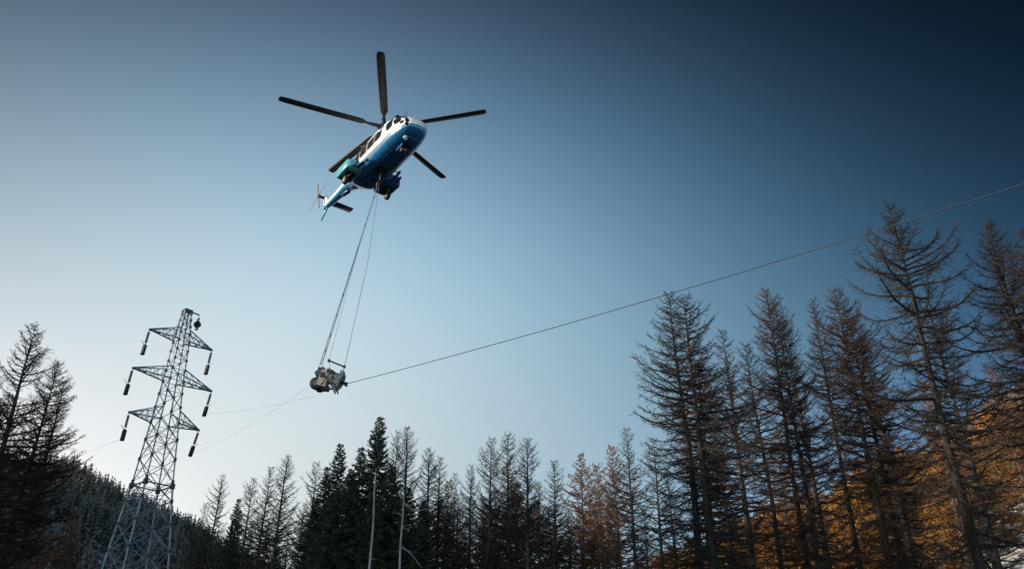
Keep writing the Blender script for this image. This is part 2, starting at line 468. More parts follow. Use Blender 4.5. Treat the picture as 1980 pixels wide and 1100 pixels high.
    mid = [
        ('F', 1214, 828, 66, .2, 1.0, 'dark bare larch next to the left edge of the near stand'),
        ('F', 1070, 890, 72, 1.2, 1.0, 'bare larch with fine bluish twigs left of the rusty larches'),
        ('E', 1019, 845, 68, 2.2, 1.1, 'bare larch with upswept branches, right one of the three tallest in the tree line'),
        ('F', 985, 838, 70, 3.2, .9, 'bare larch, middle one of the three tallest in the tree line'),
        ('E', 949, 845, 69, 4.2, .95, 'bare larch, left one of the three tallest in the tree line'),
        ('F', 912, 898, 72, 5.2, .8, 'thin bare larch left of the three tallest in the tree line'),
        ('F', 882, 915, 74, 0.7, .7, 'very thin bare larch just right of the spruce clump'),
        ('F', 1000, 930, 80, 1.7, .9, 'short bare larch below the three tallest in the tree line'),
        ('F', 1100, 985, 82, 2.7, .9, 'short bare larch at the foot of the rusty larches'),
        ('E', 790, 824, 66, 3.7, 1.0, 'bare larch rising from the right part of the spruce clump'),
        ('F', 768, 832, 68, 4.7, .8, 'thin bare larch touching the tallest spruce on its right'),
        ('E', 832, 866, 68, 5.7, 1.0, 'bare larch at the right side of the spruce clump, second from its edge'),
        ('F', 852, 884, 71, 1.4, 1.0, 'brownish bare larch on the right edge of the spruce clump'),
        ('E', 556, 880, 74, .5, 1.05, 'bare larch with broad upswept crown, tallest left of the spruce clump'),
        ('F', 523, 902, 76, 1.5, .9, 'bare larch directly left of the broad-crowned one'),
        ('F', 492, 925, 78, 2.5, .9, 'bare larch second left of the broad-crowned one'),
        ('F', 427, 918, 84, 3.5, .9, 'lone thin bare larch right of the lattice tower'),
        ('F', 397, 972, 92, 4.5, .8, 'short bare larch beside the lone thin one right of the lattice tower'),
        ('F', 375, 1008, 100, 5.5, .8, 'shortest bare larch between the lattice tower and the lone thin larch'),
        ('F', 612, 893, 76, .9, .8, 'thin bare larch at the left edge of the spruce clump'),
        ('F', 586, 975, 80, 2.9, .9, 'short bare larch in the gap left of the spruce clump'),
        ('F', 540, 985, 84, 3.9, .9, 'short dark larch below the broad-crowned one'),
        ('F', 900, 1010, 86, 4.9, .9, 'short bare larch low in the tree line right of the spruce clump'),
        ('F', 935, 985, 84, 5.9, .9, 'short bare larch below the left one of the three tallest'),
        ('F', 1150, 1010, 86, .1, .9, 'short bare larch below the middle rusty larch'),
        ('F', 1245, 985, 84, 1.1, .9, 'short bare larch behind the left edge of the near stand'),
    ]
    for k, px, py, D, rz, wd, lab in mid:
        T(k, 'larch_tree', px, py, D, lab, 'larch', MID, rz, wd)
    left = [
        ('E', 73, 628, 50, 0.0, 1.15, 'tall bare larch at the left edge of the photo, tallest of its cluster'),
        ('A', 112, 700, 53, 1.9, .95, 'bare larch just right of the tallest one at the left edge'),
        ('E', 128, 735, 54, 3.9, .9, 'bare larch with branches reaching towards the lattice tower, rightmost of its cluster'),
        ('A', -22, 650, 48, 2.9, 1.0, 'bare larch cut off by the left edge of the photo'),
        ('E', 20, 760, 58, 5.0, 1.0, 'lower bare larch behind the tallest one at the left edge'),
    ]
    for k, px, py, D, rz, wd, lab in left:
        T(k, 'larch_tree', px, py, D, lab, 'larch', 'bare larches at the left edge', rz, wd)
    for k, px, py, D, rz, lab in (
        ('G', 20, 905, 88, .3, 'dark brown larch low in the left corner under the bare cluster'),
        ('G', 95, 915, 92, 1.3, 'brown larch low on the left hill below the bare cluster'),
        ('G', 150, 985, 96, 3.3, 'brown larch on the left hill nearest to the lattice tower'),
        ('G', -15, 960, 80, 4.3, 'brown larch cut by the left edge of the photo near the bottom')):
        T(k, 'larch_tree', px, py, D, lab, 'larch', 'brown larches below the left cluster', rz, 1.0)
    spr = [
        ('S', 736, 804, 66, 0, .95, 'tallest dark spruce of the clump, its top above all the others'),
        ('T', 659, 855, 67, 1, 1.0, 'dark spruce with pointed top left of the tallest spruce'),
        ('T', 700, 862, 64, 2, 1.1, 'dark spruce filling the gap left of the tallest spruce'),
        ('T', 634, 900, 69, 3, 1.1, 'small dark spruce on the left flank of the clump'),
        ('S', 680, 905, 62, 4, 1.15, 'broad dark spruce in front of the clump'),
        ('S', 760, 900, 63, 5, 1.1, 'dark spruce in front, right of the tallest spruce'),
        ('S', 612, 965, 68, .7, 1.0, 'low dark spruce at the left foot of the clump'),
        ('S', 820, 965, 66, 1.7, 1.0, 'low dark spruce at the right foot of the clump'),
        ('S', 655, 940, 60, 5.7, 1.25, 'wide dark spruce at the front left of the clump'),
        ('S', 790, 940, 61, 4.7, 1.2, 'wide dark spruce at the front right of the clump'),
        ('T', 722, 950, 60, 2.7, 1.3, 'lowest dark spruce in the centre front of the clump'),
        ('T', 463, 962, 80, 3.7, .9, 'small dark spruce among the larches right of the lattice tower'),
    ]
    for k, px, py, D, rz, wd, lab in spr:
        T(k, 'spruce_tree', px, py, D, lab, 'spruce', 'dark spruces of the clump', rz, wd)

    # bleached dead trunks in front of the clump
    for px, py, pyb, D, sd, lab in ((729, 905, 1100, 52, 1, 'bleached bare dead trunk in front of the spruces, straight and without side branches'),
                                    (781, 955, 1100, 52, 2, 'bleached dead trunk with two crooked side branches on its right')):
        top = at_dist(px, py, D); g = ground(top.x, top.y); H = top.z - g
        e = empty('dead_tree', (top.x, top.y, g), 0, lab, 'dead tree', 'bleached dead trunks')
        rnd = random.Random(sd)
        m = MB(); m.tube([Vector((rnd.uniform(-.06, .06), 0, H * i / 9 - (1 if i == 0 else 0))) for i in range(10)], [.15 * (1 - i / 11) + .01 for i in range(10)], 8)
        m.build('trunk', M_dead, e, True)
        if sd == 2:
            z1, z2 = at_dist(786, 972, D).z - g, at_dist(781, 1056, D).z - g
            b = MB(); b.tube([(0, 0, z1), (.5, .1, z1 - .35), (1.1, .1, z1 - .42), (1.6, 0, z1 - .3)], [.045, .035, .025, .01], 5)
            b.build('branch', M_dead, e); b = MB(); b.tube([(0, 0, z2), (.5, 0, z2 - .3), (.9, .1, z2 - .7), (1.3, .1, z2 - 1.2)], [.04, .035, .025, .01], 5)
            b.build('branch', M_dead, e); b = MB(); b.tube([(0, 0, z2 + 1.8), (-.3, 0, z2 + 2.0), (-.55, .1, z2 + 1.95)], [.03, .02, .005], 4); b.build('branch', M_dead, e)
        for q in range(9):
            z = H * rnd.uniform(.5, .98); a = rnd.uniform(0, 6.28); l = rnd.uniform(.2, .6)
            b = MB(); b.tube([(0, 0, z), (cos(a) * l, sin(a) * l, z + rnd.uniform(-.1, .15))], [.02, .004], 4)
            b.build('branch', M_dead, e)

    rf = random.Random(21)
    for px, py, D in ((1345, 700, 62), (1532, 690, 60), (1668, 660, 58), (1952, 545, 54), (1700, 780, 66), (1260, 850, 60)):
        T('F', 'larch_tree', px, py, D, 'bare larch half hidden among the taller trunks inside the near stand', 'larch', 'half hidden larches inside the near stand', rf.uniform(0, 6), rf.uniform(.9, 1.15))
    for q in range(30):
        px = 640 + q * 19 + rf.uniform(-8, 8)
        py = rf.uniform(930, 1010) if not 600 < px < 880 else rf.uniform(960, 1020)
        T('G' if 1080 < px < 1240 and q % 2 else 'F', 'larch_tree', px, py, rf.uniform(92, 125), 'thin larch in the crowded back row low in the tree line', 'larch', 'crowded back row larches', rf.uniform(0, 6), rf.uniform(.9, 1.2))
    for q in range(9):
        T('F', 'larch_tree', 385 + q * 25 + rf.uniform(-8, 8), rf.uniform(1000, 1035), rf.uniform(95, 120), 'short thin larch low in the gap right of the lattice tower', 'larch', 'short larches right of the tower', rf.uniform(0, 6), 1.0)

    # golden larches on the sunlit slope: individuals
    rnd = random.Random(3)
    n = 0; tries = 0
    pts = []
    while n < 298 and tries < 9000:
        tries += 1
        az = radians(rnd.uniform(8, 41)); r = rnd.uniform(78, 185)
        x, y = r * sin(az), r * cos(az)
        if any((x - a) ** 2 + (y - b) ** 2 < 9 for a, b in pts): continue
        if math.degrees(az) < 14 and r < 120: continue
        if math.degrees(az) > 27 and r < 104: continue
        pts.append((x, y)); n += 1
        g = ground(x, y); H = rnd.uniform(5, 10.5)
        low = H < 7
        lab = 'low golden larch on the sunlit slope behind the near stand' if low else 'golden larch on the sunlit slope behind the near stand'
        o = place_tree('HI'[rnd.randrange(2)], 'golden_larch', Vector((x, y, g + H)), 9.0, lab, 'larch', 'low golden larches on the slope' if low else 'golden larches on the slope', rnd.uniform(0, 6), rnd.uniform(1.0, 1.5))

    # far forest on the left hill and skyline
    def far_tree(m, x, y, z, H, w, rnd, mi):
        a0 = rnd.uniform(0, 6)
        m.tube([(x, y, z - .5), (x, y, z + H)], [.15, 0.0], 3, 0, False)
        nl = 7
        for i in range(nl):
            t = .08 + .86 * i / (nl - 1); r = w * (1 - t) ** .75 * rnd.uniform(.8, 1.15) + .15
            zz = z + H * t
            for k in range(5):
                a = a0 + i * 1.1 + k * 1.2566 + rnd.uniform(-.3, .3)
                rr = r * rnd.uniform(.6, 1.2)
                px_, py_ = x + rr * cos(a), y + rr * sin(a)
                h = H * .10
                m.add([(x, y, zz + h), (x + rr * .6 * cos(a - .45), y + rr * .6 * sin(a - .45), zz + h * .2), (px_, py_, zz - h * .6), (x + rr * .6 * cos(a + .45), y + rr * .6 * sin(a + .45), zz + h * .2)], [(0, 1, 2, 3)], mi)
    rnd = random.Random(9)
    M_fara = mat("far_conifer", (.085, .085, .06), .95, col2=(.19, .15, .11), scale=.06, lo=.4, hi=.6)
    M_farb = mat("far_larch", (.12, .09, .07), .95, col2=(.22, .16, .12), scale=.08)
    m = MB(); sky_pts = []
    A0, A1 = az_el(-120, 900)[0], az_el(640, 1100)[0]
    for q in range(2300):
        az = rnd.uniform(A0 - 4, A1 + 2)
        t, r0, r1 = prof(az)
        r = 130 + (r1 - 118) * rnd.random() ** .75
        x, y = r * sin(radians(az)), r * cos(radians(az))
        if mn.noise(Vector((x * .02, y * .02, 7))) > .28: continue
        H = rnd.uniform(5, 9)
        far_tree(m, x, y, ground(x, y), H, rnd.uniform(2.0, 3.0), rnd, 1 if rnd.random() < .6 else 2)
    tag(m.build("hillside_forest", [M_bark, M_fara, M_farb]), "dense dark conifer and larch forest covering the hill behind the lattice tower", "forest", None, 'stuff')
    protos = []
    for v in range(5):
        mt, mc = MB(), MB(); H = 9
        far_tree(mc, 0, 0, 0, H, 1.9, rnd, 0)
        for _ in range(2): far_tree(mc, 0, 0, 0, H, 1.6, rnd, 0)
        mt.tube([(0, 0, -.8), (0, 0, H)], [.16, .02], 5)
        a, b = mt.build('trunk', M_bark), mc.build('crown', M_fara if v % 2 else M_farb)
        protos.append((a.data, b.data)); bpy.data.objects.remove(a); bpy.data.objects.remove(b)
    for q in range(110):
        az = A0 + (A1 + 1 - A0) * (q + rnd.uniform(.1, .9)) / 110
        t, r0, r1 = prof(az); r = r1 - rnd.uniform(-2, 8)
        x, y = r * sin(radians(az)), r * cos(radians(az)); g = ground(x, y)
        o = empty('ridge_conifer', (x, y, g), rnd.uniform(0, 6), 'small dark conifer standing out on the skyline of the left hill', 'conifer', 'conifers along the hill skyline')
        s = rnd.uniform(.65, 1.35); o.scale = (s * rnd.uniform(.9, 1.2),) * 2 + (s,)
        for nm, me in zip(('trunk', 'crown'), rnd.choice(protos)):
            c = bpy.data.objects.new(nm, me); COL.objects.link(c); c.parent = o

# ------------------------------------------------------------------ lattice tower
M_steel = mat("galvanised_steel", (.21, .235, .25), .6, metal=.2, col2=(.32, .35, .365), scale=1.5)
M_plate = mat("gusset_plate", (.10, .11, .12), .6, metal=.3)
M_black = mat("black_rubber", (.012, .013, .015), .6)
M_glass_ins = mat("insulator_glass", (.16, .19, .20), .25)
PX, PY = -27.96, 64.17
PG = ground(PX, PY)
PANG = radians(49.5)
tw = empty('lattice_tower', (PX, PY, PG), PANG, 'grey steel lattice power line tower with three pairs of cross arms', 'power pylon')
ZT = 31.1 + CAM_Z - PG
def wid(z):   # body side length at height z above the base
    K = [(0, 4.9), (12.7 - PG, 3.2), (17.7 - PG, 2.2), (22.9 - PG, 1.55), (26.47 - PG, 1.15), (30.06 - PG, .92), (ZT, .5)]
    for i in range(len(K) - 1):
        if z <= K[i + 1][0]:
            k = (z - K[i][0]) / (K[i + 1][0] - K[i][0]); return K[i][1] + (K[i + 1][1] - K[i][1]) * k
    return K[-1][1]
def corner(i, z):
    w = wid(z) / 2; sx_, sy_ = ((-1, -1), (1, -1), (1, 1), (-1, 1))[i % 4]
    return Vector((sx_ * w, sy_ * w, z))
levels = [0.0]
z = 0.0
while z < ZT - .25:
    z += max(.62, wid(z) * (.82 if z > 17.7 - PG else .62)); levels.append(min(z, ZT))
if ZT - levels[-1] > .01: levels[-1] = ZT
for i in range(4):
    m = MB()
    for a, b in zip(levels[:-1], levels[1:]): m.bar(corner(i, a), corner(i, b), .12 if a < 18 else .09)
    m.build('leg', M_steel, tw)
for face in range(4):
    m = MB()
    for j, (a, b) in enumerate(zip(levels[:-1], levels[1:])):
        A, B, C2, D2 = corner(face, a), corner(face + 1, a), corner(face + 1, b), corner(face, b)
        th = .062 if a < 18 else .05
        inn = 1 - .02 * (1 + face % 2)
        if wid(a) > 1.7:
            m.bar(A, C2, th); m.bar(B * 1.0, D2, th * .9)
            c = (A + C2 + B + D2) / 4
            m.bar((A + D2) / 2, c, th * .55); m.bar((B + C2) / 2, c, th * .55); m.bar((A + B) / 2, (A + C2) / 2 * .5 + A * .5, th * .4)
        elif j % 2: m.bar(A, C2, th)
        else: m.bar(B, D2, th)
        if j % 3 == 0 or a > 24: m.bar(D2, C2, th * .8)
    for j, b in enumerate(levels[1:-1]):
        p = corner(face, b); m.box(p, (.17, .17, .22 if wid(b) < 1.7 else .28), m=1)
    m.build('bracing', [M_steel, M_plate], tw)
for zz in (17.7 - PG,):
    m = MB()
    for i in range(4): m.bar(corner(i, zz), corner(i + 1, zz), .09)
    for i in range(4): m.box(corner(i, zz), (.28, .28, .42))
    m.build('gusset_ring', M_plate, tw)
m = MB(); m.box((0, 0, ZT), (.75, .62, .14)); m.bar((0, 0, ZT), (1.15, 0, ZT + .02), .09); m.build('peak_cap', M_plate, tw)
tips = []
for zl, hl in ((30.06, 2.86), (26.47, 3.5), (22.91, 3.0)):
    for sg in (-1, 1):
        zc = zl - PG
        tip = Vector((sg * hl, 0, zc)); tips.append((tip, sg))
        m = MB(); w0, w1 = wid(zc - .35) / 2, wid(zc + 1.0) / 2
        lo = [Vector((sg * w0, s * w0, zc - .1)) for s in (-1, 1)]
        hi = [Vector((sg * w1, s * w1, zc + .95)) for s in (-1, 1)]
        for p in lo: m.bar(p, tip, .085)
        for p in hi: m.bar(p, tip + Vector((0, 0, .05)), .075)
        N = 4
        for j in range(N):
            u, v = j / N, (j + 1) / N
            a0, a1 = lo[0].lerp(tip, u), lo[1].lerp(tip, v * .98)
            m.bar(lo[0].lerp(tip, u), lo[1].lerp(tip, v * .98), .04)
            m.bar(lo[1].lerp(tip, u), lo[0].lerp(tip, v * .98), .035)
            for s in (0, 1):
                m.bar(lo[s].lerp(tip, v * .9), hi[s].lerp(tip, v * .9), .035)
                m.bar(lo[s].lerp(tip, v * .9), hi[s].lerp(tip, u * .9), .035)
        m.box(tip - Vector((sg * .25, 0, 0)), (.62, .16, .16), m=1)
        m.build('cross_arm', [M_steel, M_plate], tw)
m = MB()
for i in range(4): m.box(corner(i, -.1), (.7, .7, .9))
m.build('footing', mat("concrete", (.3, .29, .27), .9, col2=(.4, .39, .37), scale=3), tw)
RZ = Matrix.Rotation(PANG, 3, 'Z')
names = {0: 'upper left', 1: 'upper right', 2: 'middle left', 3: 'middle right', 4: 'lower left', 5: 'lower right'}
pulley_pos = {}
for i, (tip, sg) in enumerate(tips):
    wp = RZ @ tip + Vector((PX, PY, PG))
    e = empty('insulator_string', wp - Vector((0, 0, .1)), PANG, 'insulator string with black stringing block hanging from the %s arm of the lattice tower' % names[i], 'insulator', 'insulator strings on the tower')
    sw = radians((6, 4, 5, 7, 3, 9)[i])
    d = Vector((-sin(sw) * (1 if i % 2 else .6), 0, -cos(sw)))
    m = MB()
    m.tube([Vector((0, 0, .02)), d * 1.28], .022, 6)
    for q in range(11):
        c = d * (.16 + q * .092); m.tube([c, c + d * .03, c + d * .055], [.10, .115, .03], 10)
    m.build('insulator_discs', M_glass_ins, e, True)
    b = MB()
    b.tube([d * 1.28, d * 1.34, d * 2.16, d * 2.22], [.06, .15, .17, .09], 10)
    b.box(d * 1.78, (.20, .36, .80), Matrix.Rotation(sw, 3, 'Y'))
    b.build('stringing_block', M_black, e)
    h = MB(); h.bar(d * 1.36, d * 1.18 + Vector((-.38 * (1 if i % 2 == 0 else -1), 0, .16)), .03); h.build('arcing_horn', M_plate, e)
    pulley_pos[i] = RZ @ (d * 2.0) + wp - Vector((0, 0, .1))
wp = RZ @ Vector((1.12, 0, ZT)) + Vector((PX, PY, PG))
e = empty('earth_wire_pulley', wp, PANG, 'black pulley wheel hanging from the very top of the lattice tower', 'pulley')
m = MB(); m.tube([(0, 0, 0), (0, 0, -.4)], .03, 6); m.build('hanger', M_plate, e)
m = MB(); m.tube([(0, -.10, -.9), (0, -.07, -.9), (0, 0, -.9), (0, .07, -.9), (0, .10, -.9)], [.30, .30, .2, .30, .30], 18)
m.build('wheel', M_black, e)
m = MB(); m.box((0, -.13, -.78), (.10, .03, .95)); m.box((0, .13, -.78), (.10, .03, .95)); m.box((0, 0, -1.35), (.16, .3, .12)); m.build('wheel_frame', M_black, e)

# ------------------------------------------------------------------ helicopter
def livery(name, zs, cols, xk=0.0, rough=.28):
    m = bpy.data.materials.new(name); m.use_nodes = True; t = m.node_tree; b = t.nodes['Principled BSDF']
    b.inputs['Roughness'].default_value = rough; b.inputs['Coat Weight'].default_value = .3
    tc = t.nodes.new('ShaderNodeTexCoord'); s = t.nodes.new('ShaderNodeSeparateXYZ'); t.links.new(tc.outputs['Object'], s.inputs[0])
    # paint boundary height rises towards the tail and at the nose
    mx = t.nodes.new('ShaderNodeMath'); mx.operation = 'MULTIPLY_ADD'; t.links.new(s.outputs[0], mx.inputs[0]); mx.inputs[1].default_value = xk; t.links.new(s.outputs[2], mx.inputs[2])
    mr = t.nodes.new('ShaderNodeMapRange'); mr.inputs[1].default_value = -1; mr.inputs[2].default_value = 4; t.links.new(mx.outputs[0], mr.inputs[0])
    r = t.nodes.new('ShaderNodeValToRGB'); r.color_ramp.interpolation = 'CONSTANT'
    els = r.color_ramp.elements
    els[0].position = 0; els[0].color = (*cols[0], 1)
    els[1].position = (zs[0] + 1) / 5; els[1].color = (*cols[1], 1)
    for z_, c in zip(zs[1:], cols[2:]):
        q = els.new((z_ + 1) / 5); q.color = (*c, 1)
    t.links.new(mr.outputs[0], r.inputs[0]); t.links.new(r.outputs[0], b.inputs['Base Color'])
    return m
BLUE, TEAL, NAVY, WHITE = (.010, .125, .29), (.09, .38, .44), (.015, .035, .10), (.86, .83, .78)
M_liv = livery("helicopter_livery", (.52, .62, .67), (BLUE, TEAL, NAVY, WHITE), xk=.03)
M_livtail = livery("tail_livery", (.97, 1.04, 1.07), (BLUE, TEAL, NAVY, WHITE), xk=.08)
M_blue = mat("blue_paint", BLUE, .3, col2=(.010, .10, .24), scale=1.5)
M_teal = mat("teal_paint", (.10, .42, .44), .35, col2=(.08, .36, .40), scale=2)
M_white = mat("white_paint", WHITE, .35)
M_navy = mat("navy_paint", NAVY, .35)
M_blade = mat("rotor_blade", (.016, .018, .022), .55)
M_dark = mat("dark_metal", (.03, .03, .032), .5, metal=.4)
M_win = mat("cabin_glass", (.015, .02, .025), .08, spec=.6)
M_hole = mat("bay_interior", (.018, .014, .012), .9)
M_doorin = mat("brown_door_panel", (.12, .085, .055), .5, col2=(.35, .28, .20), scale=1.2)
M_tyre = mat("tyre", (.015, .015, .015), .8)
M_rim = mat("wheel_rim", (.35, .28, .20), .5)
M_lamp = mat("landing_lamp_lens", (.85, .87, .9), .1)
HS = 1.10          # the airframe is modelled at 1 : 1.1 and its Empty scaled
HUBH = 3.35 + .32
hub_w = Vector((-9.861, 51.065, 40.505 + CAM_Z))
HROT = radians(-54.0)
fwd = Vector((cos(HROT), sin(HROT), 0))
heli = empty('helicopter', hub_w - Vector((0, 0, HUBH * HS)), HROT, 'blue and white transport helicopter with five rotor blades carrying a load on a line', 'helicopter')
heli.scale = (HS, HS, HS)
SEC = [  # x, z bottom, z top, half width, exponent
    (5.15, .62, .86, .22, 2.0), (5.05, .42, 1.05, .48, 2.2), (4.8, .24, 1.28, .68, 2.4), (4.4, .10, 1.52, .84, 2.6),
    (3.9, .02, 1.86, .94, 2.8), (3.3, 0, 2.12, 1.0, 3.0), (2.6, 0, 2.24, 1.02, 3.2), (0.5, 0, 2.26, 1.02, 3.4), (-1.6, 0, 2.26, 1.02, 3.4),
    (-2.5, .06, 2.24, .98, 3.0), (-3.3, .36, 2.20, .82, 2.6), (-4.2, .86, 2.16, .60, 2.4), (-5.3, 1.22, 2.14, .42, 2.2), (-6.9, 1.44, 2.14, .31, 2.0), (-8.5, 1.62, 2.14, .23, 2.0), (-9.5, 1.74, 2.14, .15, 2.0)]
SEC = [(x, zb - (.10 if x > -2.6 else .04), zt, hw * (1.12 if x > -4 else 1.04), ex) for x, zb, zt, hw, ex in SEC]
def hsec(x):
    if x >= SEC[0][0]: return SEC[0][1:]
    for A, B in zip(SEC[:-1], SEC[1:]):
        if x >= B[0]:
            k = (A[0] - x) / (A[0] - B[0]); return tuple(A[j] + (B[j] - A[j]) * k for j in range(1, 5))
    return SEC[-1][1:]
def hpt(x, th, off=0.0):   # th 0 = left side (+y), 90 = top
    zb, zt, hw, ex = hsec(x)
    c, s = cos(th), sin(th)
    y = abs(c) ** (2 / ex) * (hw + off) * (1 if c >= 0 else -1)
    z = (zb + zt) / 2 + abs(s) ** (2 / ex) * ((zt - zb) / 2 + off) * (1 if s >= 0 else -1)
    return Vector((x, y, z))
def body(x0, x1, n=60, ns=40):
    rings = []
    for i in range(n + 1):
        x = x0 + (x1 - x0) * i / n
        rings.append([hpt(x, 2 * pi * k / ns) for k in range(ns)])
    return rings
def th_for_z(x, z, side):
    zb, zt, hw, ex = hsec(x); q = (z - (zb + zt) / 2) / ((zt - zb) / 2); q = max(-1, min(1, q))
    s = abs(q) ** (ex / 2) * (1 if q >= 0 else -1)
    a = math.asin(max(-1, min(1, s)))
    return a if side > 0 else pi - a
def panel(m, xc, zc, w, h, side, off=.015, e=3.5, mi=0, skew=0.0):
    """rounded patch lying on the fuselage side"""
    rings = []
    for rr in (1.0, .66, .33):
        r = []
        for k in range(20):
            a = 2 * pi * k / 20
            dx = abs(cos(a)) ** (2 / e) * (1 if cos(a) >= 0 else -1) * w / 2 * rr
            dz = abs(sin(a)) ** (2 / e) * (1 if sin(a) >= 0 else -1) * h / 2 * rr
            x = xc + dx + skew * dz; r.append(hpt(x, th_for_z(x, zc + dz, side), off))
        rings.append(r)
    m.loft(rings, mi, False)
    x = xc; c = hpt(x, th_for_z(x, zc, side), off)
    o = len(m.v); m.v.append(tuple(c)); L = o - 20
    for k in range(20): m.f.append([L + k, L + (k + 1) % 20, o]); m.m.append(mi)
def belly_panel(m, xc, yc, w, h, off=.015, e=3.5):
    rings = []
    for rr in (1.0, .5, .02):
        r = []
        for k in range(20):
            a = 2 * pi * k / 20
            x = xc + abs(cos(a)) ** (2 / e) * (1 if cos(a) >= 0 else -1) * w / 2 * rr
            y = yc + abs(sin(a)) ** (2 / e) * (1 if sin(a) >= 0 else -1) * h / 2 * rr
            zb, zt, hw, ex = hsec(x); q = min(.999, abs(y) / hw)
            z = (zb + zt) / 2 - (1 - q ** ex) ** (1 / ex) * (zt - zb) / 2 - off
            r.append(Vector((x, y, z)))
        rings.append(r)
    m.loft(rings, 0, True)
m = MB(); m.loft(body(5.15, -3.6)); fus = m.build('fuselage', M_liv, heli, True)
m = MB(); m.loft(body(-3.6, -9.5, 30)); m.build('tail_boom', M_livtail, heli, True)
# cabin windows, cockpit glazing and doors
for side in (-1, 1):
    for x in (1.55, .45, -.65, -1.7):
        m = MB(); panel(m, x, 1.45, .92, .66, side); m.build('cabin_window', M_win, heli)
    m = MB(); panel(m, .05, 1.47, 3.5, .80, side, .008, 7); m.build('cabin_door', M_doorin, heli)
    m = MB(); panel(m, 3.05, 1.42, .78, .84, side, skew=-.15); w_ = m.build('cockpit_side_window', M_win, heli)
    m = MB(); panel(m, 3.95, 1.22, .66, .56, side, skew=-.5); m.build('cockpit_side_window', M_win, heli)
    m = MB(); panel(m, 4.45, .82, .3, .22, side); m.build('chin_window', M_win, heli)
    m = MB(); m.bar((1.4, side * 1.06, 1.90), (-1.9, side * 1.06, 1.90), .05); m.build('door_rail', M_dark, heli)
def wind(y0, y1):
    m = MB(); rows = []
    for i in range(9):
        x = 4.62 - i * (4.62 - 3.2) / 8
        zb, zt, hw, ex = hsec(x); r = []
        for k in range(7):
            y = (y0 + (y1 - y0) * k / 6) * hw
            z = (zb + zt) / 2 + (1 - min(.999, abs(y) / hw) ** ex) ** (1 / ex) * (zt - zb) / 2 + .014
            r.append(Vector((x, y, z)))
        rows.append(r)
    m.loft(rows, 0, False, False); return m
for a, b in ((-.88, -.05), (.05, .88)): wind(a, b).build('windscreen', M_win, heli, True)
# engine deck, intakes, exhausts, mast fairing
def pod(m, pts, n=20, ex=2.8, mi=0):  # x, y, zc, hw, hh
    rings = []
    for x, y, zc, hw, hh in pts:
        r = []
        for k in range(n):
            a = 2 * pi * k / n; c, s = cos(a), sin(a)
            r.append(Vector((x, y + abs(c) ** (2 / ex) * hw * (1 if c >= 0 else -1), zc + abs(s) ** (2 / ex) * hh * (1 if s >= 0 else -1))))
        rings.append(r)
    m.loft(rings, mi)
m = MB(); pod(m, [(2.75, 0, 2.22, .45, .08), (2.5, 0, 2.3, .66, .3), (1.9, 0, 2.36, .76, .44), (.6, 0, 2.4, .80, .50), (-.9, 0, 2.4, .78, .48), (-2.2, 0, 2.34, .62, .42), (-3.4, 0, 2.2, .36, .26), (-4.2, 0, 2.08, .2, .12)])
cw = m.build('engine_cowling', M_white, heli, True)
for s in (-1, 1):
    m = MB(); m.tube([(2.45, s * .40, 2.46), (2.86, s * .40, 2.44)], [.24, .22], 16); m.tube([(2.86, s * .40, 2.44), (2.88, s * .40, 2.44)], [.17, .17], 16)
    m.build('engine_intake', M_dark, heli)
    m = MB(); m.tube([(-1.2, s * .50, 2.55), (-1.6, s * .70, 2.6), (-1.8, s * .82, 2.6)], [.15, .15, .15], 14); m.build('exhaust', M_dark, heli)
m = MB(); pod(m, [(.75, 0, 2.75, .15, .12), (.35, 0, 2.85, .34, .2), (-.4, 0, 2.85, .34, .2), (-1.1, 0, 2.8, .14, .12)]); m.build('mast_fairing', M_white, heli, True)
m = MB(); m.tube([(0, 0, 2.85), (0, 0, HUBH)], [.16, .13], 12); m.tube([(0, 0, 3.0), (0, 0, 3.12)], [.3, .3], 14)
for k in range(5):
    a = k * 2 * pi / 5 + .3; m.bar((cos(a) * .28, sin(a) * .28, 3.06), (cos(a + .3) * .55, sin(a + .3) * .55, HUBH), .045)
m.build('rotor_mast', M_dark, heli)
m = MB(); m.tube([(0, 0, HUBH - .13), (0, 0, HUBH - .08), (0, 0, HUBH + .08), (0, 0, HUBH + .2)], [.3, .44, .44, .16], 16)
